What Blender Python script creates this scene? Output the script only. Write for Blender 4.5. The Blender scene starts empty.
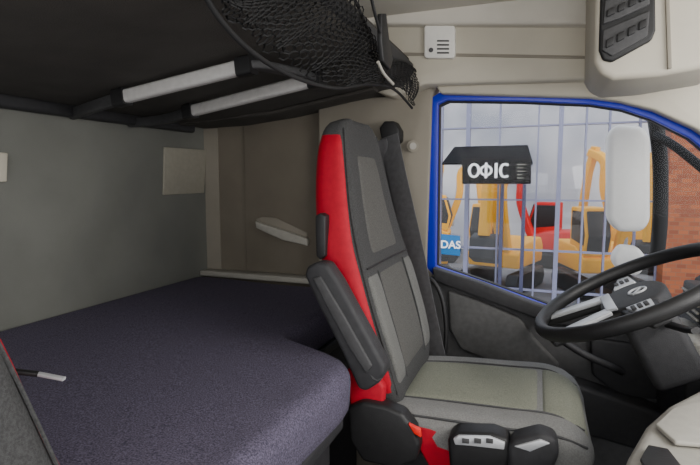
import bpy, bmesh, math, random
from mathutils import Vector, Matrix
random.seed(4)
F=500.0; PSI=math.radians(20.6); TH=math.radians(5.77); CAM=Vector((0,0,1.2))
R=Matrix.Rotation(PSI,3,'Z')@Matrix.Rotation(math.pi/2-TH,3,'X')
# ---------- camera ----------
cd=bpy.data.cameras.new("camera"); cam=bpy.data.objects.new("camera",cd)
bpy.context.scene.collection.objects.link(cam); cam.location=CAM
cam.rotation_euler=(math.pi/2-TH,0,PSI); cd.sensor_width=36; cd.lens=36*F/700; cd.clip_start=0.02
bpy.context.scene.camera=cam
# survey helpers: where a sight line meets a real plane of the cab
def _d(u,v): return R@Vector(((u-350)/F,(232.5-v)/F,-1))
def PX(u,v,x): d=_d(u,v); return CAM+d*(x/d.x)
def PY(u,v,y): d=_d(u,v); return CAM+d*(y/d.y)
def PZ(u,v,z): d=_d(u,v); return CAM+d*((z-CAM.z)/d.z)
# ---------- materials ----------
def lin(c): return tuple(((x/255)/12.92 if x/255<=.04045 else ((x/255+.055)/1.055)**2.4) for x in c)+(1,)
def M(name,rgb,rough=.7,metal=0,var=.12,scale=60,bump=0,bscale=400,spec=.4,trans=0,alt=None,emit=0):
    m=bpy.data.materials.new(name); m.use_nodes=True; nt=m.node_tree; b=nt.nodes['Principled BSDF']
    c=lin(rgb); tc=nt.nodes.new('ShaderNodeTexCoord')
    n=nt.nodes.new('ShaderNodeTexNoise'); n.inputs['Scale'].default_value=scale; n.inputs['Detail'].default_value=4
    nt.links.new(tc.outputs['Object'],n.inputs['Vector'])
    r=nt.nodes.new('ShaderNodeValToRGB')
    c2=lin(alt) if alt else tuple(min(1,x*(1+var)) for x in c[:3])+(1,)
    c1=c if alt else tuple(x*(1-var) for x in c[:3])+(1,)
    r.color_ramp.elements[0].color=c1; r.color_ramp.elements[1].color=c2
    r.color_ramp.elements[0].position=.35; r.color_ramp.elements[1].position=.65
    nt.links.new(n.outputs['Fac'],r.inputs['Fac']); nt.links.new(r.outputs['Color'],b.inputs['Base Color'])
    b.inputs['Roughness'].default_value=rough; b.inputs['Metallic'].default_value=metal
    b.inputs['Specular IOR Level'].default_value=spec
    if bump:
        n2=nt.nodes.new('ShaderNodeTexNoise'); n2.inputs['Scale'].default_value=bscale; n2.inputs['Detail'].default_value=3
        nt.links.new(tc.outputs['Object'],n2.inputs['Vector'])
        bp=nt.nodes.new('ShaderNodeBump'); bp.inputs['Strength'].default_value=bump; bp.inputs['Distance'].default_value=.004
        nt.links.new(n2.outputs['Fac'],bp.inputs['Height']); nt.links.new(bp.outputs['Normal'],b.inputs['Normal'])
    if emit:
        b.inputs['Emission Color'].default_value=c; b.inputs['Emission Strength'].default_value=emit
    return m
def glassmat(name,tint,fac):
    m=bpy.data.materials.new(name); m.use_nodes=True; nt=m.node_tree
    for n in list(nt.nodes):
        if n.type!='OUTPUT_MATERIAL': nt.nodes.remove(n)
    o=[n for n in nt.nodes if n.type=='OUTPUT_MATERIAL'][0]
    t=nt.nodes.new('ShaderNodeBsdfTransparent'); t.inputs[0].default_value=lin(tint)
    g=nt.nodes.new('ShaderNodeBsdfGlossy'); g.inputs['Roughness'].default_value=.02
    nz=nt.nodes.new('ShaderNodeTexNoise'); nz.inputs['Scale'].default_value=.7
    mr=nt.nodes.new('ShaderNodeMapRange'); mr.inputs['To Min'].default_value=fac*.7; mr.inputs['To Max'].default_value=fac*1.3
    nt.links.new(nz.outputs['Fac'],mr.inputs['Value'])
    x=nt.nodes.new('ShaderNodeMixShader'); nt.links.new(mr.outputs['Result'],x.inputs[0])
    nt.links.new(t.outputs[0],x.inputs[1]); nt.links.new(g.outputs[0],x.inputs[2]); nt.links.new(x.outputs[0],o.inputs[0]); return m
mWall=M("wall_fabric",(112,113,107),.95,bump=.5,bscale=500,scale=5,var=.08)
mSide=M("side_wall_vinyl",(112,105,93),.8,bump=.3,scale=6,var=.06)
mBeige=M("beige_plastic",(188,182,167),.6,bump=.15,scale=8,var=.03)
mHead=M("headliner",(203,198,187),.9,bump=.3,scale=8,var=.03)
mPil=M("pillar_plastic",(134,128,116),.65,bump=.2,scale=8,var=.04)
mUnder=M("bunk_lining",(64,61,57),.95,bump=.6,bscale=350,scale=9,var=.12)
mBlack=M("black_plastic",(28,28,29),.5,bump=.15)
mDark=M("dark_grey_plastic",(62,62,63),.6,bump=.25,bscale=700)
mDark2=M("charcoal_plastic",(46,46,48),.6,bump=.25,bscale=700)
mGrey=M("mid_grey_plastic",(76,76,76),.6,bump=.25,bscale=700)
mLight=M("light_grey_plastic",(160,157,148),.55,bump=.2,bscale=700,var=.04)
mAlu=M("brushed_aluminium",(205,203,200),.45,metal=.3,var=.05)
mSil=M("satin_silver",(200,202,205),.35,metal=.4,var=.04)
mRed=M("red_vinyl",(168,8,36),.6,var=.08,bump=.15,spec=.25)
mChar=M("charcoal_fabric",(64,64,64),.95,bump=.7,bscale=900,scale=300,var=.25)
mFab=M("grey_fabric",(86,85,82),.95,bump=.7,bscale=900,scale=300,var=.2)
mFab2=M("grey_green_fabric",(130,132,118),.95,bump=.8,bscale=900,scale=350,var=.2)
mFab3=M("light_grey_fabric",(122,122,120),.9,bump=.6,bscale=900,scale=300,var=.15)
mBol=M("bolster_fabric",(102,102,99),.9,bump=.6,bscale=900,scale=300,var=.15)
mMat=M("mattress_fabric",(60,55,72),.95,bump=.9,bscale=500,scale=330,alt=(106,99,119))
mBase=M("bunk_base",(36,35,37),.7,bump=.2)
mBlue=M("blue_paint",(22,36,175),.3,var=.03)
mGask=M("rubber_gasket",(20,20,22),.6)
mWhite=M("white_plastic",(228,226,220),.45,var=.02)
mNet=M("net_cord",(18,18,19),.8)
mBelt=M("belt_webbing",(78,78,80),.7,bump=.5,bscale=900)
mPave=M("paving",(120,119,117),.9,scale=3)
mLil=M("facade_frame_paint",(132,134,160),.4,var=.04)
mPost=M("facade_post_paint",(70,72,100),.4,var=.04)
mYel=M("machine_yellow_glow",(255,180,0),.5,var=.05,emit=.12)  # small glow put into the paint colour
mOr=M("machine_red",(215,20,10),.5,var=.05)
mShow=M("showroom_wall",(168,172,180),.9,scale=.35,alt=(238,236,232))
mSign=M("sign_black",(14,14,18),.7,spec=.1)
mLet=M("sign_white_glow",(245,245,245),.5,var=.01,emit=.3)  # white letters brightened by a glow put into the material
mDas=M("sign_blue",(30,110,170),.5)
mOrange=M("marker_red",(220,30,20),.5)
gCab=glassmat("cab_glass",(244,246,248),.008)
gFac=glassmat("facade_glass",(226,230,238),.05)
mBrick=bpy.data.materials.new("brickwork"); mBrick.use_nodes=True
nt=mBrick.node_tree; bk=nt.nodes.new('ShaderNodeTexBrick'); bk.inputs['Scale'].default_value=4
bk.inputs['Color1'].default_value=lin((165,90,50)); bk.inputs['Color2'].default_value=lin((128,64,38)); bk.inputs['Mortar'].default_value=lin((130,88,64))
tc=nt.nodes.new('ShaderNodeTexCoord'); mp=nt.nodes.new('ShaderNodeMapping'); mp.inputs['Rotation'].default_value=(math.pi/2,0,0)
nt.links.new(tc.outputs['Object'],mp.inputs[0]); nt.links.new(mp.outputs[0],bk.inputs['Vector']); nt.links.new(bk.outputs['Color'],nt.nodes['Principled BSDF'].inputs['Base Color'])
# ---------- builders ----------
COL=bpy.context.scene.collection
def thing(name,label,cat,loc=(0,0,0),group=None):
    e=bpy.data.objects.new(name,None); e.location=loc; e.empty_display_size=.05; COL.objects.link(e)
    e["label"]=label; e["category"]=cat
    if group: e["group"]=group
    return e
def fin(o,parent=None,label=None,cat=None,kind=None):
    COL.objects.link(o)
    if parent is not None:
        o.parent=parent
        w=Matrix.Translation(parent.location) if parent.parent is None and parent.type=='EMPTY' else Matrix.Identity(4)
        o.matrix_parent_inverse=w.inverted()
    if label: o["label"]=label
    if cat: o["category"]=cat
    if kind: o["kind"]=kind
    return o
def mk(name,verts,faces,mat,parent=None,smooth=False,bevel=0,seg=3,label=None,cat=None,kind=None,angle=40):
    bm=bmesh.new(); vs=[bm.verts.new(v) for v in verts]
    for f in faces:
        try: bm.faces.new([vs[i] for i in f])
        except ValueError: pass
    bmesh.ops.recalc_face_normals(bm,faces=bm.faces)
    if bevel:
        es=[e for e in bm.edges if len(e.link_faces)==2 and e.calc_face_angle(0)>math.radians(30)]
        bmesh.ops.bevel(bm,geom=es,offset=bevel,segments=seg,profile=.5,affect='EDGES',clamp_overlap=True)
    for f in bm.faces: f.smooth=smooth or bool(bevel)
    me=bpy.data.meshes.new(name); bm.to_mesh(me); bm.free(); me.materials.append(mat)
    if smooth or bevel: me.set_sharp_from_angle(angle=math.radians(angle))
    return fin(bpy.data.objects.new(name,me),parent,label,cat,kind)
def prism(name,pts,ext,mat,parent=None,bevel=0,**k):
    n=len(pts); ext=Vector(ext); v=[Vector(p) for p in pts]+[Vector(p)+ext for p in pts]
    f=[list(range(n)),list(range(n,2*n))[::-1]]+[[i,(i+1)%n,n+(i+1)%n,n+i] for i in range(n)]
    return mk(name,v,f,mat,parent,bevel=bevel,**k)
def ypanel(name,pix,y,depth,mat,parent=None,bevel=.004,**k):
    return prism(name,[PY(u,v,y) for u,v in pix],(0,depth,0),mat,parent,bevel,**k)
def box(name,lo,hi,mat,parent=None,bevel=.003,rot=None,**k):
    x0,y0,z0=lo;x1,y1,z1=hi
    p=[Vector(q) for q in ((x0,y0,z0),(x1,y0,z0),(x1,y1,z0),(x0,y1,z0))]; e=Vector((0,0,z1-z0))
    if rot:
        c=Vector(((x0+x1)/2,(y0+y1)/2,(z0+z1)/2)); p=[c+rot@(q-c) for q in p]; e=rot@e
    return prism(name,p,e,mat,parent,bevel,**k)
def loft(name,rings,mat,parent=None,caps=True,closed=False,smooth=True,angle=50,**k):
    n=len(rings[0]); v=[p for r in rings for p in r]; f=[]
    m=len(rings)
    for i in range(m if closed else m-1):
        a=i*n; b=((i+1)%m)*n
        for j in range(n): f.append([a+j,a+(j+1)%n,b+(j+1)%n,b+j])
    if caps and not closed: f.append(list(range(n))[::-1]); f.append([(m-1)*n+j for j in range(n)])
    return mk(name,v,f,mat,parent,smooth=smooth,angle=angle,**k)
def crs(pts,n=8,closed=False):
    pts=[Vector(p) for p in pts]; out=[]; N=len(pts)
    for i in range(N if closed else N-1):
        if closed: p0,p1,p2,p3=pts[i-1],pts[i],pts[(i+1)%N],pts[(i+2)%N]
        else: p0=pts[max(i-1,0)];p1=pts[i];p2=pts[i+1];p3=pts[min(i+2,N-1)]
        for k in range(n):
            t=k/n; out.append(.5*((2*p1)+(-p0+p2)*t+(2*p0-5*p1+4*p2-p3)*t*t+(-p0+3*p1-3*p2+p3)*t**3))
    if not closed: out.append(pts[-1])
    return out
def circ(r,n=12): return [(r*math.cos(2*math.pi*i/n),r*math.sin(2*math.pi*i/n)) for i in range(n)]
def rrect(w,h,r,n=4):
    o=[]
    for cx,cy,a0 in ((w/2-r,h/2-r,0),(-w/2+r,h/2-r,90),(-w/2+r,-h/2+r,180),(w/2-r,-h/2+r,270)):
        for k in range(n+1):
            a=math.radians(a0+90*k/n); o.append((cx+r*math.cos(a),cy+r*math.sin(a)))
    return o
def sweep(name,path,prof,mat,parent=None,up=(0,0,1),closed=False,scale=None,**k):
    path=[Vector(p) for p in path]; N=len(path); rings=[]; up=Vector(up)
    for i,p in enumerate(path):
        if closed: t=path[(i+1)%N]-path[i-1]
        else: t=path[min(i+1,N-1)]-path[max(i-1,0)]
        t.normalize(); s=t.cross(up)
        if s.length<1e-3: s=t.cross(Vector((0.3,1,0)))
        s.normalize(); nn=s.cross(t); sc=scale(i/(N-1)) if scale else 1
        rings.append([p+s*a*sc+nn*b*sc for a,b in prof])
    return loft(name,rings,mat,parent,closed=closed,**k)
def tube(name,pts,r,mat,parent=None,n=8,sm=6,up=(0,0,1),**k):
    return sweep(name,crs(pts,sm) if sm else pts,circ(r,n),mat,parent,up=up,**k)
def text(name,body,loc,size,mat,parent,rot=(math.pi/2,0,0),off=0,ext=.004,**k):
    c=bpy.data.curves.new(name,'FONT'); c.body=body; c.size=size; c.offset=off; c.extrude=ext; c.align_x='CENTER'; c.align_y='CENTER'
    t=bpy.data.objects.new("tmp",c); COL.objects.link(t)
    dg=bpy.context.evaluated_depsgraph_get(); me=bpy.data.meshes.new_from_object(t.evaluated_get(dg))
    bpy.data.objects.remove(t); me.transform(Matrix.Translation(loc)@(rot if isinstance(rot,Matrix) else Matrix.Rotation(rot[2],4,'Z')@Matrix.Rotation(rot[0],4,'X')))
    me.materials.clear(); me.materials.append(mat)
    return fin(bpy.data.objects.new(name,me),parent,**k)
S="structure"
# ---------- room shell ----------
box("wall_rear",(-1.48,-.6,0),(-1.43,1.95,1.8),mWall,bevel=0,kind=S,label="grey fabric-lined rear wall of the truck cab")
box("wall_side",(-1.43,1.93,0),(-.45,1.97,1.8),mSide,bevel=0,kind=S,label="brown-grey vinyl side wall beside the bunk")
box("floor",(-1.48,-.6,-.05),(1.2,1.95,0),mBase,bevel=0,kind=S,label="dark rubber cab floor")
box("ceiling",(-1.48,-.6,1.78),(.75,1.97,1.83),mHead,bevel=0,kind=S,label="light beige cab headliner")
prism("trim_1",[Vector((-1.43,1.918,.79)),Vector((-1.42,1.922,.79)),Vector((-1.36,1.924,.79)),Vector((-1.36,1.93,.79)),Vector((-1.43,1.93,.79))],(0,0,.65),mPil,bevel=.001,kind=S,label="corner trim strip joining rear and side walls")
prism("trim_2",[PX(163,147,-1.43),PX(205,150,-1.43),PX(203,193,-1.43),PX(162,195,-1.43)],(.008,0,0),M("beige_cover",(150,146,133),.7,var=.04),bevel=.003,kind=S,label="square beige cover plate on the rear wall")
prism("trim_3",[PX(-8,152,-1.43),PX(5,153,-1.43),PX(4,182,-1.43),PX(-9,182,-1.43)],(.014,0,0),mBeige,bevel=.004,kind=S,label="small beige cover plate on the rear wall")
box("trim_4",(-1.43,1.86,.775),(-.55,1.93,.80),mLight,bevel=.006,kind=S,label="beige ledge along the side wall behind the mattress")
box("trim_9",(-1.22,1.922,.80),(-.50,1.93,1.50),mSide,bevel=.003,kind=S,label="raised vinyl panel on the side wall")
# B pillar
ypanel("trim_5",[(318,100),(392,96),(425,84),(440,84),(432,95),(426,268),(447,292),(462,470),(318,470)],1.87,.07,mPil,bevel=.008,kind=S,label="grey-beige door pillar trim with belt anchor")
ypanel("trim_6",[(380,20),(600,20),(600,79),(500,82),(425,84),(392,97),(372,90)],1.79,.13,mBeige,bevel=.012,kind=S,label="beige upper side panel above the door")
ypanel("trim_10",[(300,-90),(640,-90),(640,20),(600,24),(380,24),(300,26)],1.75,.17,mHead,bevel=.012,kind=S,label="headliner side roll above the upper side panel")
ypanel("trim_7",[(590,76),(640,72),(760,60),(760,170),(722,146),(695,128),(655,110),(620,101),(590,97),(440,93),(436,86),(500,83)],1.84,.06,mBeige,bevel=.008,kind=S,label="beige trim arching over the door window")
ypanel("trim_8",[(385,52),(600,56),(600,59),(385,55)],1.786,.01,mPil,bevel=.001,kind=S,label="seam strip of the upper side panel")
# ---------- door ----------
inner=[(438,104),(447,100),(520,101),(590,104),(622,109),(652,119),(690,138),(735,175),(750,230),(750,318),(640,318),(556,309),(532,300),(480,281),(436,266)]
outer=[(428,100),(440,92),(520,94),(590,97),(624,102),(656,112),(696,131),(745,168),(764,228),(764,332),(640,330),(552,321),(526,310),(476,291),(427,273)]
door=thing("door_1","truck door with blue window frame and dark grey panel","door",(0,1.88,.2)); door["kind"]=S
def ringp(name,o,i,yo,depth,mat,parent):
    n=len(o); A=[PY(u,v,yo) for u,v in o]; B=[PY(u,v,yo) for u,v in i]; d=Vector((0,depth,0))
    v=A+B+[p+d for p in A]+[p+d for p in B]; f=[]
    for k in range(n):
        j=(k+1)%n
        f+= [[k,j,n+j,n+k],[2*n+k,3*n+k,3*n+j,2*n+j],[n+k,n+j,3*n+j,3*n+k],[k,2*n+k,2*n+j,j]]
    return mk(name,v,f,mat,parent,bevel=.003)
ringp("window_frame",outer,inner,1.885,.06,mBlue,door)
def shrink(p,k): 
    cx=600;cy=205; return [(cx+(u-cx)*(1-k/170),cy+(v-cy)*(1-k/105)) for u,v in p]
ringp("window_gasket",inner,shrink(inner,2.2),1.905,.03,mGask,door)
v=[PY(u,w,1.925) for u,w in inner]
g=mk("window_1",v,[list(range(len(v)))],gCab,None,kind=S,label="clear side window glass of the truck door")
ypanel("door_panel",[(429,276),(476,293),(526,312),(552,323),(640,332),(764,334),(764,600),(430,600)],1.86,.07,mDark,door,bevel=.01)
ypanel("window_sill",[(432,268),(480,283),(532,303),(556,311),(640,319),(764,321),(764,332),(640,330),(552,325),(526,315),(476,297),(434,281)],1.83,.05,mDark2,door,bevel=.006)
ypanel("upper_insert",[(447,290),(478,300),(520,318),(536,340),(560,365),(556,372),(500,366),(460,350),(449,330)],1.845,.03,mGrey,door,bevel=.012)
ypanel("armrest_ledge",[(455,366),(510,372),(580,386),(650,410),(700,430),(700,470),(600,440),(500,420),(458,410)],1.77,.1,mDark2,door,bevel=.015)
tube("grab_handle",[PY(540,318,1.84),PY(548,330,1.79),PY(580,352,1.77),PY(610,366,1.79),PY(622,372,1.84)],.012,mDark2,door,up=(0,1,0))
ypanel("speaker_grille",[(590,338),(640,345),(668,372),(660,400),(620,398),(592,375)],1.84,.03,mDark2,door,bevel=.01)
# ---------- upper bunk ----------
ub=thing("upper_bunk","dark fabric-covered raised upper bunk fixed above the bed","bunk bed",(-.95,.7,1.44))
rings=[]
for i in range(2):
    y=-.55 if i==0 else 1.92
    pr=[(-1.425,1.44),(-1.2,1.445),(-.95,1.47),(-.7,1.51),(-.52,1.535),(-.47,1.545),(-.445,1.565),(-.44,1.60),(-.45,1.64),(-.48,1.66),(-1.425,1.66)]
    rings.append([Vector((a,y,b)) for a,b in pr])
loft("bunk_underside",rings,mUnder,ub)
sweep("edge_profile",[(-.452,-.55,1.60),(-.452,1.92,1.60)],rrect(.04,.05,.015),mDark2,ub)
sweep("rear_rail",[(-1.405,-.55,1.425),(-1.405,1.2,1.425),(-1.405,1.8,1.43)],rrect(.04,.04,.012),mDark2,ub)
for y in (.35,1.72):
    sweep("support_rib",[(-1.38,y,1.437),(-.95,y,1.462),(-.55,y,1.525)],rrect(.05,.012,.004),mUnder,ub)
# ladder stowed underneath
ld=thing("folding_ladder","folded ladder with aluminium treads stowed under the upper bunk","ladder",(-.9,1.2,1.42))
def tread(p,q):
    p=Vector(p);q=Vector(q); d=(q-p).normalized()
    sweep("tread",[p,q],rrect(.028,.036,.009),mAlu,ld)
    for a,b in ((p,-d),(q,d)): sweep("end_cap",[a-b*.012,a+b*.03],rrect(.036,.046,.008),mBlack,ld)
A0=PZ(124,97,1.43);A1=PZ(243,67,1.475);B0=PZ(192,111,1.43);B1=PZ(314,80,1.475)
tread(A0,A1); tread(B0,B1)
sweep("side_rail",crs([PZ(62,118,1.42),PZ(90,108,1.42),PZ(118,99,1.43),A0]),rrect(.022,.034,.006),mDark,ld)
sweep("side_rail",crs([PZ(62,120,1.42),PZ(110,123,1.42),PZ(160,120,1.42),B0]),rrect(.022,.034,.006),mDark,ld)
sweep("side_rail",crs([A1,PZ(262,66,1.48),PZ(300,74,1.48),B1]),rrect(.04,.02,.006),mDark,ld)
# ---------- net ----------
net=thing("storage_net","black knotted storage net hanging along the bunk edge","net",(-.42,1.0,1.6))
def netlayer(name,top,bot,cols,rows,amp,ph,xo,th):
    T=crs([PX(u,v,-.425+xo) for u,v in top],10); B=crs([PX(u,v,-.40+xo) for u,v in bot],10)
    def samp(L,s):
        s=max(0,min(1,s))*(len(L)-1); i=min(int(s),len(L)-2); return L[i].lerp(L[i+1],s-i)
    def P(s,t):
        p=samp(T,s).lerp(samp(B,s),t)
        return p+Vector((abs(amp*math.sin(s*19+t*4+ph))*(.3+t),0,amp*.3*math.sin(s*31+ph)*math.sin(math.pi*t)))
    V={};vl=[];fs=[]
    for i in range(cols):
        for j in range(rows):
            cx=i*1.5+.9; cy=j*1.732+(.866 if i%2 else 0)+.9
            f=[]
            for k in range(6):
                a=math.pi/3*k; x=cx+math.cos(a); y=cy+math.sin(a); key=(round(x*20),round(y*20))
                if key not in V:
                    V[key]=len(vl); vl.append(P(x/(cols*1.5+.8),y/(rows*1.732+1.8)))
                f.append(V[key])
            fs.append(f)
    o=mk(name,vl,fs,mNet,net); w=o.modifiers.new("w",'WIREFRAME'); w.thickness=th; w.use_even_offset=False; w.use_replace=True
    return o
top=[(205,-20),(290,-22),(345,-14),(368,30),(384,58),(405,62),(419,74)]
bot=[(203,-8),(222,22),(252,52),(292,76),(335,88),(372,84),(395,90),(412,108)]
netlayer("net_mesh",top,bot,50,12,.014,0,0,.0036)
netlayer("net_mesh",[(212,-22),(300,-20),(350,-10),(372,34),(388,60),(410,66)],[(212,-5),(236,26),(268,52),(305,72),(345,82),(380,82),(406,98)],46,11,.016,2,.012,.0032)
tube("edge_cord",[PX(u,v,-.40) for u,v in bot],.004,mNet,net)
tube("edge_cord",[PX(u,v,-.425) for u,v in top],.004,mNet,net)
hk=thing("hook_strap","black strap with plastic hook holding the net","strap",PX(380,50,-.38))
tube("strap",[PX(368,-20,-.37),PX(374,10,-.37),PX(380,32,-.37)],.004,mBlack,hk)
prism("hook",[PX(u,v,-.38) for u,v in [(377,14),(382,14),(385,40),(389,60),(386,70),(379,62),(377,40)]],(.012,0,0),mBlack,hk,bevel=.003)
tube("hook_tail",[PX(378,62,-.365),PX(384,74,-.365),PX(393,84,-.365)],.004,mLight,hk)
# ---------- lower bunk ----------
bk=thing("bunk_base","dark plastic base box of the lower bunk","bunk bed",(-.95,.8,0))
prism("storage_box",[(-1.42,-.5,.02),(-.44,-.5,.02),(-.44,1.04,.02),(-.66,1.13,.02),(-.66,1.84,.02),(-1.42,1.84,.02)],(0,0,.60),mBase,bk,bevel=.01)
prism("bed_board",[(-1.42,-.5,.62),(-.41,-.5,.62),(-.41,1.05,.62),(-.64,1.15,.62),(-.64,1.84,.62),(-1.42,1.84,.62)],(0,0,.035),mDark2,bk,bevel=.008)
box("drawer_front",(-.44,.35,.1),(-.425,.92,.56),mDark2,bk,bevel=.006)
def edgeX(y):
    P=[(-1,-.40),(.80,-.392),(.98,-.382),(1.05,-.390),(1.09,-.42),(1.13,-.52),(1.17,-.60),(1.22,-.63),(3,-.63)]
    for (a,b),(c,d) in zip(P,P[1:]):
        if a<=y<=c: return b+(d-b)*(y-a)/(c-a)
rings=[];ys=[-.5+2.35*i/110 for i in range(111)]
for k,y in enumerate(ys):
    xf=edgeX(y); e=min(1,max(0,(1.852-y)/.035)); e=math.sqrt(max(0,1-(1-e)**2)); zt=.66+.12*e if k<110 else .70
    ring=[(-1.425,.66)]
    for q in range(6): a=math.pi/2*q/5; ring.append((-1.425+.02-.02*math.cos(a)-.0,zt-.03+.03*math.sin(a)))
    for q in range(1,24):
        x=-1.40+(xf+1.40-.035)*q/24
        ring.append((x,zt+.004*math.sin(x*9+y*4)+.003*math.sin(y*23+x*7)*(q/24)**3))
    for q in range(8): a=math.pi/2*q/7; ring.append((xf-.038+.038*math.sin(a),zt-.038+.038*math.cos(a)+.002*math.sin(y*40)))
    ring+=[(xf-.002,.70),(xf-.006,.675),(xf-.02,.66)]
    rings.append([Vector((a,y,b)) for a,b in ring])
mt=loft("mattress",rings,mMat,None,angle=70)
mt["label"]="dark purple-navy woven fabric mattress on the lower bunk"; mt["category"]="mattress"
# ---------- seats ----------
class Surf:
    def __init__(s,st,kind,yc,p,dish,off): s.st=st;s.kind=kind;s.yc=yc;s.p=p;s.dish=dish;s.off=Vector(off)
    def row(s,pos):
        st=s.st;n=len(st);i=0
        while i<n-2 and pos>st[i+1][0]: i+=1
        t=(pos-st[i][0])/(st[i+1][0]-st[i][0]); t=max(0,min(1,t)); r=[]
        for k in (1,2,3):
            p0=st[max(i-1,0)][k];p1=st[i][k];p2=st[i+1][k];p3=st[min(i+2,n-1)][k]
            r.append(.5*(2*p1+(p2-p0)*t+(2*p0-5*p1+4*p2-p3)*t*t+(3*p1-p0-3*p2+p3)*t**3))
        return r
    def raw(s,pos,a):
        f,th,hw=s.row(pos); c=math.cos(a);q=math.sin(a)
        cx=math.copysign(abs(c)**s.p,c);sy=math.copysign(abs(q)**s.p,q)
        d=f-th/2+th/2*cx
        if c>0: d-=s.dish*(1-min(1,(abs(sy)/.85))**3)*min(1,hw/.2)
        y=s.yc+hw*sy
        return Vector((d,y,pos)) if s.kind=='back' else Vector((pos,y,d))
    def cen(s,pos):
        f,th,hw=s.row(pos); return Vector((f-th/2,s.yc,pos)) if s.kind=='back' else Vector((pos,s.yc,f-th/2))
    def pt(s,pos,a,o=0):
        p=s.raw(pos,a)
        if o:
            e=.01; n=(s.raw(pos,a+e)-s.raw(pos,a-e)).cross(s.raw(pos+e*.3,a)-s.raw(pos-e*.3,a))
            if n.length>1e-9:
                n.normalize()
                if n.dot(p-s.cen(pos))<0: n=-n
                p=p+n*o
        return p+s.off
    def body(s,name,mat,par,N=60,K=56):
        a0=s.st[0][0];a1=s.st[-1][0]
        return loft(name,[[s.pt(a0+(a1-a0)*i/N,2*math.pi*j/K) for j in range(K)] for i in range(N+1)],mat,par,angle=80)
    def patch(s,name,p0,p1,a0,a1,mat,par,off=.008,N=26,K=26,tp=0):
        v=[];f=[]
        for i in range(N+1):
            for j in range(K+1):
                x=i/N;y=j/K; ed=(1-abs(2*x-1)**8)*(1-abs(2*y-1)**8)
                mid=(a0+a1)/2; w=(a1-a0)/2*(1-tp*x)
                v.append(s.pt(p0+(p1-p0)*x,mid+w*(2*y-1),off*ed-.004+.001))
        for i in range(N):
            for j in range(K): q=i*(K+1)+j; f.append([q,q+1,q+K+2,q+K+1])
        return mk(name,v,f,mat,par,smooth=True,angle=85)
    def seam(s,name,L,r,mat,par,o=.003):
        return tube(name,[s.pt(p,a,o) for p,a in L],r,mat,par,n=6,sm=5,up=(.3,.5,.2))
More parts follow.
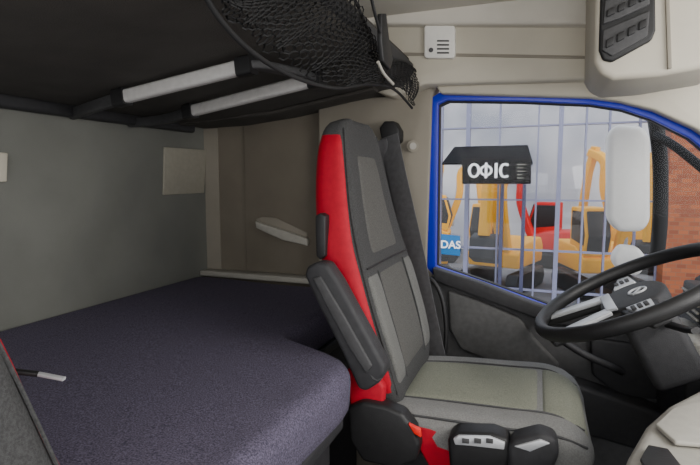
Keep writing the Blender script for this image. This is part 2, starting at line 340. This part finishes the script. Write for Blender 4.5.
def build_seat(off,label,full=True):
    off=Vector(off); yc=1.385
    st=thing("truck_seat",label,"seat",Vector((-.2,yc,.0))+off)
    B=Surf([(.62,-.30,.10,.19),(.68,-.295,.15,.212),(.77,-.315,.16,.232),(.86,-.342,.16,.238),(.95,-.370,.155,.236),(1.04,-.400,.150,.225),(1.13,-.422,.143,.204),(1.22,-.441,.130,.182),(1.29,-.457,.112,.166),(1.34,-.470,.090,.148),(1.365,-.480,.062,.122),(1.372,-.486,.035,.09)],'back',yc,.62,.022,off)
    B.body("backrest",mChar,st)
    B.patch("back_panel",.69,.965,-.36,.36,mFab,st,.008)
    B.patch("headrest_panel",1.0,1.28,-.40,.40,mFab,st,.008,tp=.2)
    for sg in (-1,1):
        a=(.37,.98) if sg>0 else (-.98,-.37)
        B.patch("side_bolster",.68,.968,a[0],a[1],mBol,st,.009)
        a=(1.12,2.5) if sg>0 else (-2.5,-1.12)
        B.patch("red_side_cover",.64,1.35,a[0],a[1],mRed,st,.007)
        B.seam("piping",[(z,sg*1.08) for z in (.66,.8,.95,1.1,1.25,1.34)],.0025,mChar,st,.003)
        B.seam("piping",[(z,sg*.38) for z in (.68,.8,.9,.965)],.002,mChar,st,.002)
    B.patch("rear_shell",.64,1.33,2.55,3.73,mBlack,st,.008)
    B.seam("piping",[(.98,a) for a in (-.9,-.4,0,.4,.9)],.0025,mBlack,st,.002)
    Cu=Surf([(-.43,.585,.05,.16),(-.40,.62,.10,.20),(-.34,.645,.13,.222),(-.22,.655,.14,.235),(-.08,.66,.145,.24),(.03,.665,.145,.24),(.085,.655,.135,.235),(.12,.63,.10,.222),(.138,.60,.06,.20),(.142,.585,.03,.17)],'cush',yc,.55,.018,off)
    Cu.body("seat_cushion",mFab3,st)
    Cu.patch("cushion_panel",-.33,.024,-.42,.42,mFab2,st,.010)
    Cu.patch("front_roll",.026,.135,-.47,.47,mFab2,st,.009)
    for sg in (-1,1):
        Cu.seam("piping",[(x,sg*.44) for x in (-.34,-.2,-.05,.05,.12)],.0025,mDark,st,.002)
        Cu.seam("piping",[(x,sg*1.15) for x in (-.36,-.2,-.05,.05,.12)],.003,mDark,st,.003)
    def bx(n,lo,hi,m,b=.01): return box(n,Vector(lo)+off,Vector(hi)+off,m,st,b)
    bx("cushion_pan",(-.40,yc-.215,.52),(.10,yc+.215,.585),mBlack,.02)
    bx("suspension_base",(-.34,yc-.19,.08-off.z),(.04,yc+.19,.52),mBlack,.02)
    bx("floor_rail",(-.38,yc-.2,.0-off.z),(.10,yc+.2,.08-off.z),mBase,.01)
    if full:
        rp=[(347,408),(362,402),(385,407),(402,414),(414,430),(420,446),(416,462),(395,470),(362,462),(349,440)]
        ypanel("recliner_housing",rp,1.115,.05,mBlack,st,bevel=.010)
        ypanel("red_side_trim",[(345,370),(372,372),(384,388),(383,406),(350,408)],1.14,.03,mRed,st,bevel=.008)
        ypanel("red_base_trim",[(412,426),(450,430),(565,448),(572,470),(430,470),(418,448)],1.150,.03,mRed,st,bevel=.008)
        ypanel("control_pod",[(447,440),(455,433),(492,434),(508,440),(512,456),(505,475),(450,475)],1.10,.06,mBlack,st,bevel=.010)
        ypanel("control_plate",[(453,439),(458,436),(490,437),(505,443),(504,450),(470,446),(455,445)],1.095,.01,mSil,st,bevel=.002)
        for u in (462,474,486):
            ypanel("switch",[(u,439),(u+7,440),(u+7,444),(u,443)],1.09,.01,mDark,st,bevel=.001)
        ypanel("control_pod",[(507,448),(515,440),(540,434),(556,440),(560,455),(552,475),(508,475)],1.09,.06,mDark2,st,bevel=.012)
        ypanel("control_plate",[(514,447),(540,440),(550,444),(530,452)],1.085,.01,mSil,st,bevel=.002)
        ypanel("red_button",[(408,424),(420,430),(421,438),(414,434)],1.11,.012,mOrange,st,bevel=.002)
        ap=[(304,276),(306,267),(316,262),(326,264),(338,282),(362,326),(384,366),(385,374),(378,384),(366,392),(358,390),(340,350),(318,306)]
        ypanel("armrest",ap,1.075,.055,mDark2,st,bevel=.012)
        ypanel("armrest_inlay",[(312,278),(320,276),(345,318),(372,366),(366,374),(350,350),(326,306)],1.070,.01,mDark,st,bevel=.004)
        tube("armrest_pivot",[PY(377,374,1.08),PY(377,374,1.17)],.016,mBlack,st,sm=0)
        ypanel("belt_guide",[(315,216),(320,213),(325,216),(325,256),(320,260),(316,256)],1.14,.03,mBlack,st,bevel=.003)
    return st
build_seat((0,0,0),"grey fabric driver seat with red sides and raised armrest")
pw=build_seat((-.045,-1.19,-.265),"charcoal fabric seat with red sides beside the bunk",False)
sb=thing("seat_belt_tongue","black strap with metal tip resting on the near seat","seat belt",PY(30,374,.42))
sweep("strap",crs([PY(-20,368,.38),PY(10,371,.40),PY(38,374,.42)]),rrect(.010,.005,.0015),mBlack,sb,up=(0,0,1))
sweep("buckle_tip",[PY(38,374,.42),PY(64,379,.43)],rrect(.008,.004,.0015),mSil,sb)
# ---------- driver's seat belt ----------
bl=thing("seat_belt","black seat belt hanging from the door pillar","seat belt",PY(388,130,1.83))
prism("belt_anchor",[PY(u,v,1.80) for u,v in [(379,128),(384,121),(394,121),(399,130),(399,140),(392,146),(382,143)]],(0,.07,0),mBlack,bl,bevel=.006)
sweep("webbing",crs([PY(389,136,1.79),PY(396,170,1.78),PY(405,210,1.76),(PY(414,250,1.74)),PY(424,300,1.72),PY(438,366,1.70)]),rrect(.075,.004,.0015),mBelt,bl,up=(-.25,-1,0))
sweep("webbing",crs([PY(381,140,1.79),PY(390,180,1.80),PY(411,260,1.82),PY(442,370,1.82)]),rrect(.045,.004,.0015),mBelt,bl,up=(-.1,-1,0))
tube("anchor_loop",[PY(416,282,1.76),PY(430,279,1.75),PY(441,295,1.74),PY(446,325,1.73),PY(444,356,1.72),PY(436,366,1.71)],.008,mBlack,bl,up=(0,1,0))
kb=thing("coat_hook","round beige plastic coat knob on the pillar","hook",PY(413,146,1.87))
sweep("knob",[PY(413,146,1.875),PY(413,146,1.85)],circ(.022,20),mPil,kb,angle=40)
sweep("knob_cap",[PY(413,146,1.852),PY(413,146,1.842)],circ(.013,20),mLight,kb,angle=40)
# ---------- sensor ----------
se=thing("interior_sensor","white square alarm sensor with round lens and vents","sensor",PY(439,42,1.78))
ypanel("sensor_body",[(424,27),(426,25),(453,25),(455,27),(455,55),(453,58),(426,58),(424,56)],1.77,.022,mWhite,se,bevel=.004)
sweep("lens",[PY(431,50,1.772),PY(431,50,1.766)],circ(.008,16),mDark,se,angle=40)
for i in range(4): ypanel("vent_slot",[(437,40+4*i),(449,40+4*i),(449,41.6+4*i),(437,41.6+4*i)],1.768,.004,mDark,se,bevel=0)
# ---------- side tray ----------
tr=thing("side_tray","beige moulded pocket tray on the side wall","tray",PY(280,232,1.9))
ypanel("tray_recess",[(256,219),(262,217),(276,218),(307,233),(307,241),(258,227)],1.918,.008,mPil,tr,bevel=.002)
ypanel("tray_lip",[(255,221),(262,224),(285,231),(307,239),(307,246),(282,240),(262,231),(256,228)],1.895,.03,mLight,tr,bevel=.004)
# ---------- overhead console ----------
oc=thing("overhead_console","beige overhead console with black slatted compartments","console",PY(650,20,1.5))
ypanel("console_housing",[(597,-60),(594,62),(600,74),(614,80),(660,76),(740,62),(760,-60)],1.42,.30,mBeige,oc,bevel=.015)
ypanel("black_fascia",[(602,-50),(599,50),(603,60),(612,62),(652,40),(656,30),(655,-50)],1.41,.02,mBlack,oc,bevel=.006)
ypanel("compartment_frame",[(605,0),(603,24),(620,18),(650,4),(650,-12)],1.402,.012,mDark,oc,bevel=.003)
ypanel("compartment_frame",[(603,30),(602,50),(612,56),(648,36),(650,10)],1.402,.012,mDark,oc,bevel=.003)
for i in range(4):
    ypanel("button",[(606+11*i,40-6*i),(614+11*i,36-6*i),(614+11*i,44-6*i),(606+11*i,48-6*i)],1.396,.01,mBlack,oc,bevel=.002)
    ypanel("button",[(607+11*i,10-5*i),(615+11*i,6-5*i),(615+11*i,13-5*i),(607+11*i,17-5*i)],1.396,.01,mBlack,oc,bevel=.002)
ypanel("console_seam",[(664,-50),(668,-50),(672,68),(668,69)],1.412,.012,mPil,oc,bevel=.001)
# ---------- steering wheel ----------
sw=thing("steering_wheel","black leather steering wheel with silver spoke trims and round emblem","steering wheel",(.235,1.39,.91))
Cw=Vector((.235,1.39,.915)); n=Vector((-.47,-.02,.88)).normalized(); e2=Vector((0,1,0)); e1=e2.cross(n).normalized(); 
if e1.x>0: e1=-e1
e2=n.cross(e1).normalized()
def W(a,b,c=0): return Cw+e1*a+e2*b+n*c
RW=.235
sweep("rim",[W(RW*math.cos(t),RW*math.sin(t),.02) for t in [2*math.pi*i/72 for i in range(72)]],[(a,b*1.15) for a,b in circ(.016,14)],mBlack,sw,up=n,closed=True)
def plate(name,pl,h0,h1,mat,par,bev=.006): return prism(name,[W(a,b,h0) for a,b in pl],n*(h1-h0),mat,par,bev)
hub=[(.085*math.cos(t)*(1.0 if math.cos(t)>0 else .85),.10*math.sin(t)) for t in [2*math.pi*i/28 for i in range(28)]]
plate("hub_pad",hub,-.03,.012,mDark2,sw,.012)
for sg in (-1,1):
    plate("spoke",[(-.035,sg*.07),(-.03,sg*.22),(.01,sg*.228),(.05,sg*.08)],-.012,.006,mBlack,sw)
    plate("spoke_trim",[(-.022,sg*.095),(-.018,sg*.175),(.012,sg*.18),(.035,sg*.095)],.004,.014,mSil,sw,.003)
    plate("spoke",[(.05,sg*.03),(.225,sg*.075),(.215,sg*.115),(.04,sg*.085)],-.014,.004,mBlack,sw)
    plate("spoke_trim",[(.07,sg*.04),(.215,sg*.078),(.208,sg*.112),(.065,sg*.085)],.002,.013,mSil,sw,.003)
    for k in range(3): plate("wheel_button",[(-.012+.014*k,sg*.112),(-.002+.014*k,sg*.112),(-.002+.014*k,sg*.14),(-.012+.014*k,sg*.14)],.013,.018,mDark,sw,.002)
sweep("emblem_ring",[W(.02*math.cos(t)-.01,.02*math.sin(t),.014) for t in [2*math.pi*i/32 for i in range(32)]],circ(.003,8),mSil,sw,up=n,closed=True)
plate("emblem_bar",[(-.026,-.018),(-.022,-.02),(.006,.018),(.002,.02)],.011,.016,mSil,sw,.001)
plate("hub_trim",[(.05,-.08),(.075,-.065),(.075,.065),(.05,.08)],.008,.015,mSil,sw,.003)
plate("column_shroud",[(-.06,-.06),(.06,-.06),(.06,.06),(-.06,.06)],-.22,-.03,mDark2,sw,.02)
for sg in (-1,1): sweep("stalk",[W(-.03,sg*.05,-.07),W(-.05,sg*.15,-.06),W(-.06,sg*.2,-.05)],rrect(.018,.012,.005),mBlack,sw,up=n)
# ---------- dashboard ----------
db=thing("dashboard","dark grey truck dashboard with light trims and vents","dashboard",(.6,1.2,.3))
pr=[(.46,.30),(.43,.55),(.46,.72),(.50,.80),(.52,.90),(.60,.97),(.80,.99),(1.1,.97),(1.1,.30)]
loft("dash_body",[[Vector((a+dx,y,b)) for a,b in pr] for y,dx in ((.2,.05),(.9,.05),(1.1,.04),(1.5,.01),(1.7,-.02),(1.83,-.05))],mDark2,db,angle=30)
box("air_vent",(.43,1.60,.80),(.50,1.80,.90),mBlack,db,.01)
for i in range(4): box("vent_slat",(.424,1.615,.812+.02*i),(.44,1.785,.818+.02*i),mLight,db,.001)
box("dash_trim",(.40,1.54,.72),(.47,1.82,.775),mLight,db,.012)
box("switch_bank",(.38,1.5,.60),(.43,1.75,.70),mBlack,db,.01)
# centre console
cc=thing("centre_console","light grey centre console with dark recess","console",(.3,.8,.4))
cp=[PZ(618,478,.79),PZ(627,452,.79),PZ(645,422,.79),PZ(668,402,.79),PZ(700,386,.79),PZ(735,375,.79),Vector((.46,1.22,.79)),Vector((.46,.5,.79)),Vector((.2,.5,.79))]
prism("console_body",[p-Vector((0,0,.45)) for p in cp],(0,0,.45),mLight,cc,bevel=.02)
cq=[PZ(640,462,.795),PZ(648,448,.795),PZ(668,452,.795),PZ(690,480,.795),PZ(660,500,.795)]
prism("console_recess",cq,(0,0,.006),mBlack,cc,bevel=.002)
prism("console_lid",[PZ(655,428,.793),PZ(672,412,.793),PZ(715,400,.793),PZ(720,450,.793),PZ(675,446,.793)],(0,0,.008),mLight,cc,bevel=.003)
# ---------- exterior mirror ----------
mr=thing("wing_mirror","white-backed truck wing mirror on a dark arm outside the door","mirror",PY(628,180,2.2))
def shell(u0,u1,v0,v1,y,dep,name,mat,b):
    r=8; c=[(u0+r,v0),(u1-r,v0+2),(u1,v0+12),(u1,v1-10),(u1-8,v1),(u0+10,v1),(u0,v1-12),(u0,v0+10)]
    return ypanel(name,c,y,dep,mat,mr,bevel=b)
shell(608,651,124,232,2.15,.10,"mirror_housing",mWhite,.03)
shell(613,647,246,276,2.15,.09,"mirror_housing",mWhite,.02)
sweep("mirror_arm",crs([PY(655,118,2.22),PY(660,160,2.22),PY(660,220,2.22),PY(656,262,2.22)]),rrect(.05,.06,.02),mGask,mr,up=(0,1,0))
sweep("mirror_arm",crs([PY(655,135,2.2),PY(680,150,2.12),PY(740,200,1.97)]),rrect(.03,.03,.01),mGask,mr,up=(0,1,0))
# ---------- outside ----------
GZ=-1.5
box("ground",(-30,2.1,GZ-.1),(30,40,GZ),mPave,None,0,kind=S,label="grey paved yard outside the truck")
ob=thing("office_building","glazed office building with lilac frames and brick column","building",(0,9,GZ))
Yf=9
us=[424,441,467,498,536,558,583,606,636,660]; vs_=[60,126,200,250,290,330]
fr=[];ff=[]
def addb(lo,hi):
    b=len(fr); x0,y0,z0=lo;x1,y1,z1=hi
    fr.extend([(x0,y0,z0),(x1,y0,z0),(x1,y1,z0),(x0,y1,z0),(x0,y0,z1),(x1,y0,z1),(x1,y1,z1),(x0,y1,z1)])
    ff.extend([[b+i for i in q] for q in ((0,3,2,1),(4,5,6,7),(0,1,5,4),(1,2,6,5),(2,3,7,6),(3,0,4,7))])
xs=[PY(u,200,Yf).x for u in us]; zs=[PY(530,v,Yf).z for v in vs_]
xl=xs[0]-3; xs=[xl,xl+1,xl+2]+xs
for k,x in enumerate(xs): 
    w=.035 if k in (5,8) else .014
    addb((x-w,Yf-.06,GZ),(x+w,Yf+.06,zs[0]))
for z in zs[1:-1]: addb((xs[0],Yf-.05,z-.013),(xs[-1],Yf+.05,z+.013))
mk("facade_frame",fr,ff,mLil,ob)
mk("glazing",[(xs[0],Yf,GZ),(xs[-1],Yf,GZ),(xs[-1],Yf,zs[0]),(xs[0],Yf,zs[0])],[[0,1,2,3]],gFac,ob)
box("showroom_back_wall",(-9,20.5,GZ),(9,20.6,5),mShow,ob,0)
for u in (502,524): 
    x=PY(u,200,8.9).x; box("door_post",(x-.03,8.86,GZ),(x+.03,8.93,PY(u,178,8.9).z),mPost,ob,.005)
box("upper_wall",(xs[0],Yf-.1,zs[0]),(xs[-1]+.0,Yf+.1,zs[0]+1.5),mShow,ob,0)
x=PY(664,200,8.7).x; box("brick_column",(x,8.5,GZ),(x+4,8.9,5),mBrick,ob,0)
aw=thing("awning","dark sloped canopy over the office entrance","awning",PY(485,155,8.6))
c0=PY(442,163,8.3);c1=PY(533,163,8.3);zt=PY(480,146,8.9).z
mk("canopy",[c0,c1,Vector((c1.x-.1,8.92,zt)),Vector((c0.x+.1,8.92,zt)),c0-Vector((0,0,.03)),c1-Vector((0,0,.03)),Vector((c1.x-.1,8.92,zt-.05)),Vector((c0.x+.1,8.92,zt-.05))],[[0,1,2,3],[4,7,6,5],[0,4,5,1],[1,5,6,2],[2,6,7,3],[3,7,4,0]],mSign,aw)
sg=thing("office_sign","black sign board with white Cyrillic lettering ОФІС","sign",PY(495,170,8.3))
ypanel("sign_board",[(462,158),(531,158),(531,184),(462,184)],8.18,.05,mSign,sg,bevel=.01)
# letters modelled stroke by stroke
def letter(cx,cz,rings_=(),bars=(),y=8.165):
    v=[];f=[]
    for (ax,az,rx,rz,t,a0,a1) in rings_:
        N=28; b=len(v); full=abs(a1-a0)>359
        for i in range(N+1):
            a=math.radians(a0+(a1-a0)*i/N)
            for (qx,qz,yy) in ((rx,rz,y),(rx-t,rz-t*.8,y),(rx-t,rz-t*.8,y+.02),(rx,rz,y+.02)):
                v.append((cx+ax+qx*math.cos(a),yy,cz+az+qz*math.sin(a)))
        for i in range(N):
            for j in range(4): f.append([b+4*i+j,b+4*i+(j+1)%4,b+4*i+4+(j+1)%4,b+4*i+4+j])
    for (x0,z0,x1,z1) in bars:
        b=len(v)
        for yy in (y-.001,y+.02): v.extend([(cx+x0,yy,cz+z0),(cx+x1,yy,cz+z0),(cx+x1,yy,cz+z1),(cx+x0,yy,cz+z1)])
        f.extend([[b+i for i in q] for q in ((0,1,2,3),(4,7,6,5),(0,4,5,1),(1,5,6,2),(2,6,7,3),(3,7,4,0))])
    return mk("letter",v,f,mLet,sg)
pl=[PY(u,170.5,8.165) for u in (474,486,496,505)]
h=.115
letter(pl[0].x,pl[0].z,[(0,0,.095,h,.042,0,360)])
letter(pl[1].x,pl[1].z,[(0,0,.10,h*.75,.036,0,360)],[(-.019,-h*1.05,.019,h*1.05)])
letter(pl[2].x,pl[2].z,[],[(-.021,-h,.021,h)])
letter(pl[3].x,pl[3].z,[(0,0,.09,h,.042,50,310)])
for i in range(5):
    w=(9,6,8,5,7)[i]; q=164+3.4*i
    ypanel("text_line",[(517,q),(517+w,q),(517+w,q+.8),(517,q+.8)],8.165,.01,mLight,sg,bevel=0)
ds=thing("dealer_sign","blue sign with white lettering DAS on the glass","sign",PY(450,245,8.8))
ypanel("sign_panel",[(441,234),(460,236),(460,256),(441,254)],8.85,.03,mDas,ds,bevel=.005)
text("lettering","DAS",PY(450.5,245,8.83),.19,mLet,ds,off=.004)
def excavator(x,y,sc,rz,mat,label,reach=1.0):  # machines modelled behind the facade glass, standing in for its reflections
    e=thing("excavator",label,"excavator",(x,y,GZ))
    Mx=Matrix.Translation((x,y,GZ))@Matrix.Rotation(rz,4,'Z')@Matrix.Scale(sc,4)
    def T(o): o.data.transform(Mx); return o
    for s in (-1,1):
        T(prism("track",[(-1.1,s*.6-.15,.25),(-.95,s*.6-.15,.02),(.95,s*.6-.15,.02),(1.1,s*.6-.15,.25),(.95,s*.6-.15,.5),(-.95,s*.6-.15,.5)],(0,.3,0),mBlack,e,bevel=.05))
    T(prism("machine_body",[(-1.1,-.65,.6),(.7,-.65,.6),(.75,-.65,.95),(.2,-.65,1.2),(-1.0,-.65,1.25),(-1.2,-.65,1.0)],(0,1.3,0),mat,e,bevel=.05))
    T(prism("cab",[(-.2,-.62,1.2),(.7,-.62,1.0),(.8,-.62,1.5),(.6,-.62,2.15),(-.2,-.62,2.15)],(0,.6,0),mat,e,bevel=.04))
    T(prism("cab_window",[(-.1,-.63,1.35),(.68,-.63,1.25),(.73,-.63,1.5),(.57,-.63,2.06),(-.1,-.63,2.06)],(0,.62,0),mBlack,e,bevel=.02))
    T(prism("windscreen",[(.72,-.57,1.1),(.83,-.57,1.5),(.66,-.57,2.08),(.6,-.57,2.0),(.68,-.57,1.1)],(0,.50,0),mBlack,e,bevel=.01))
    T(sweep("boom",crs([(.6,.25,1.0),(1.0,.25,2.1),(1.5*reach,.25,2.9),(2.2*reach,.25,3.2)],5),rrect(.22,.34,.04),mat,e,up=(0,1,0)))
    T(sweep("stick",[(2.0*reach,.25,3.35),(2.3*reach,.25,2.6),(2.5*reach,.25,1.5)],rrect(.18,.24,.04),mat,e,up=(0,1,0)))
    T(prism("bucket",[(2.3*reach,-.05,1.55),(2.65*reach,-.05,1.45),(2.7*reach,-.05,1.0),(2.3*reach,-.05,.85),(2.0*reach,-.05,1.1)],(0,.6,0),mBlack,e,bevel=.03))
    T(tube("hydraulic_ram",[(.8,.25,1.1),(1.35*reach,.25,2.5)],.05,mSil,e,sm=0,up=(0,1,0)))
    return e
A=-math.pi/2
excavator(-2.9,13.4,.95,A+.25,mYel,"yellow tracked excavator with raised boom behind the glass, standing in for a reflection",.8)
excavator(-.8,13.4,1.0,A-.3,mYel,"yellow tracked excavator with curved arm behind the glass, standing in for a reflection",.75)
excavator(1.4,13.4,.98,A+.3,mYel,"yellow tracked excavator close behind the glass, standing in for a reflection",.75)
excavator(3.6,13.4,.9,A,mYel,"yellow tracked excavator beside the brick column, standing in for a reflection",.75)
excavator(.45,17.3,.95,2.9,mOr,"red tracked excavator behind yellow ones, standing in for a reflection",.7)
excavator(-3.6,17.3,1.05,.1,mYel,"yellow tracked excavator turned sideways at the back, standing in for a reflection",.7)
excavator(3.1,17.6,1.15,2.4,mYel,"yellow tracked excavator with arm up at the back, standing in for a reflection",.7)
# ---------- light ----------
w=bpy.data.worlds.new("world"); bpy.context.scene.world=w; w.use_nodes=True; nt=w.node_tree
bg=nt.nodes['Background']; g=nt.nodes.new('ShaderNodeTexCoord'); sp=nt.nodes.new('ShaderNodeSeparateXYZ'); rp=nt.nodes.new('ShaderNodeValToRGB')
nt.links.new(g.outputs['Generated'],sp.inputs[0]); nt.links.new(sp.outputs['Z'],rp.inputs['Fac']); nt.links.new(rp.outputs['Color'],bg.inputs['Color'])
rp.color_ramp.elements[0].color=(.93,.93,.94,1); rp.color_ramp.elements[1].color=(.75,.84,1,1)
bg.inputs['Strength'].default_value=1.9
sl=bpy.data.lights.new("sun",'SUN'); so=bpy.data.objects.new("sun",sl); COL.objects.link(so); sl.energy=1.8; sl.angle=.3; sl.color=(1,.95,.88)
so.rotation_euler=Vector((-.55,.45,-.5)).to_track_quat('-Z','Y').to_euler()
def area(name,loc,tgt,sx,sy,en,col=(1,.97,.93)):
    l=bpy.data.lights.new(name,'AREA'); l.shape='RECTANGLE'; l.size=sx; l.size_y=sy; l.energy=en; l.color=col
    o=bpy.data.objects.new(name,l); COL.objects.link(o); o.location=loc
    o.rotation_euler=(Vector(tgt)-Vector(loc)).to_track_quat('-Z','Y').to_euler()
area("windscreen_fill",(1.15,.7,1.35),(-.8,1.0,1.0),1.3,.7,23)  # added fill lamp, brightens the cab from the windscreen side
area("open_door_fill",(-.1,-.6,1.45),(-.5,1.2,1.1),1.2,.7,10)  # second added fill lamp, lifts the interior from the near door
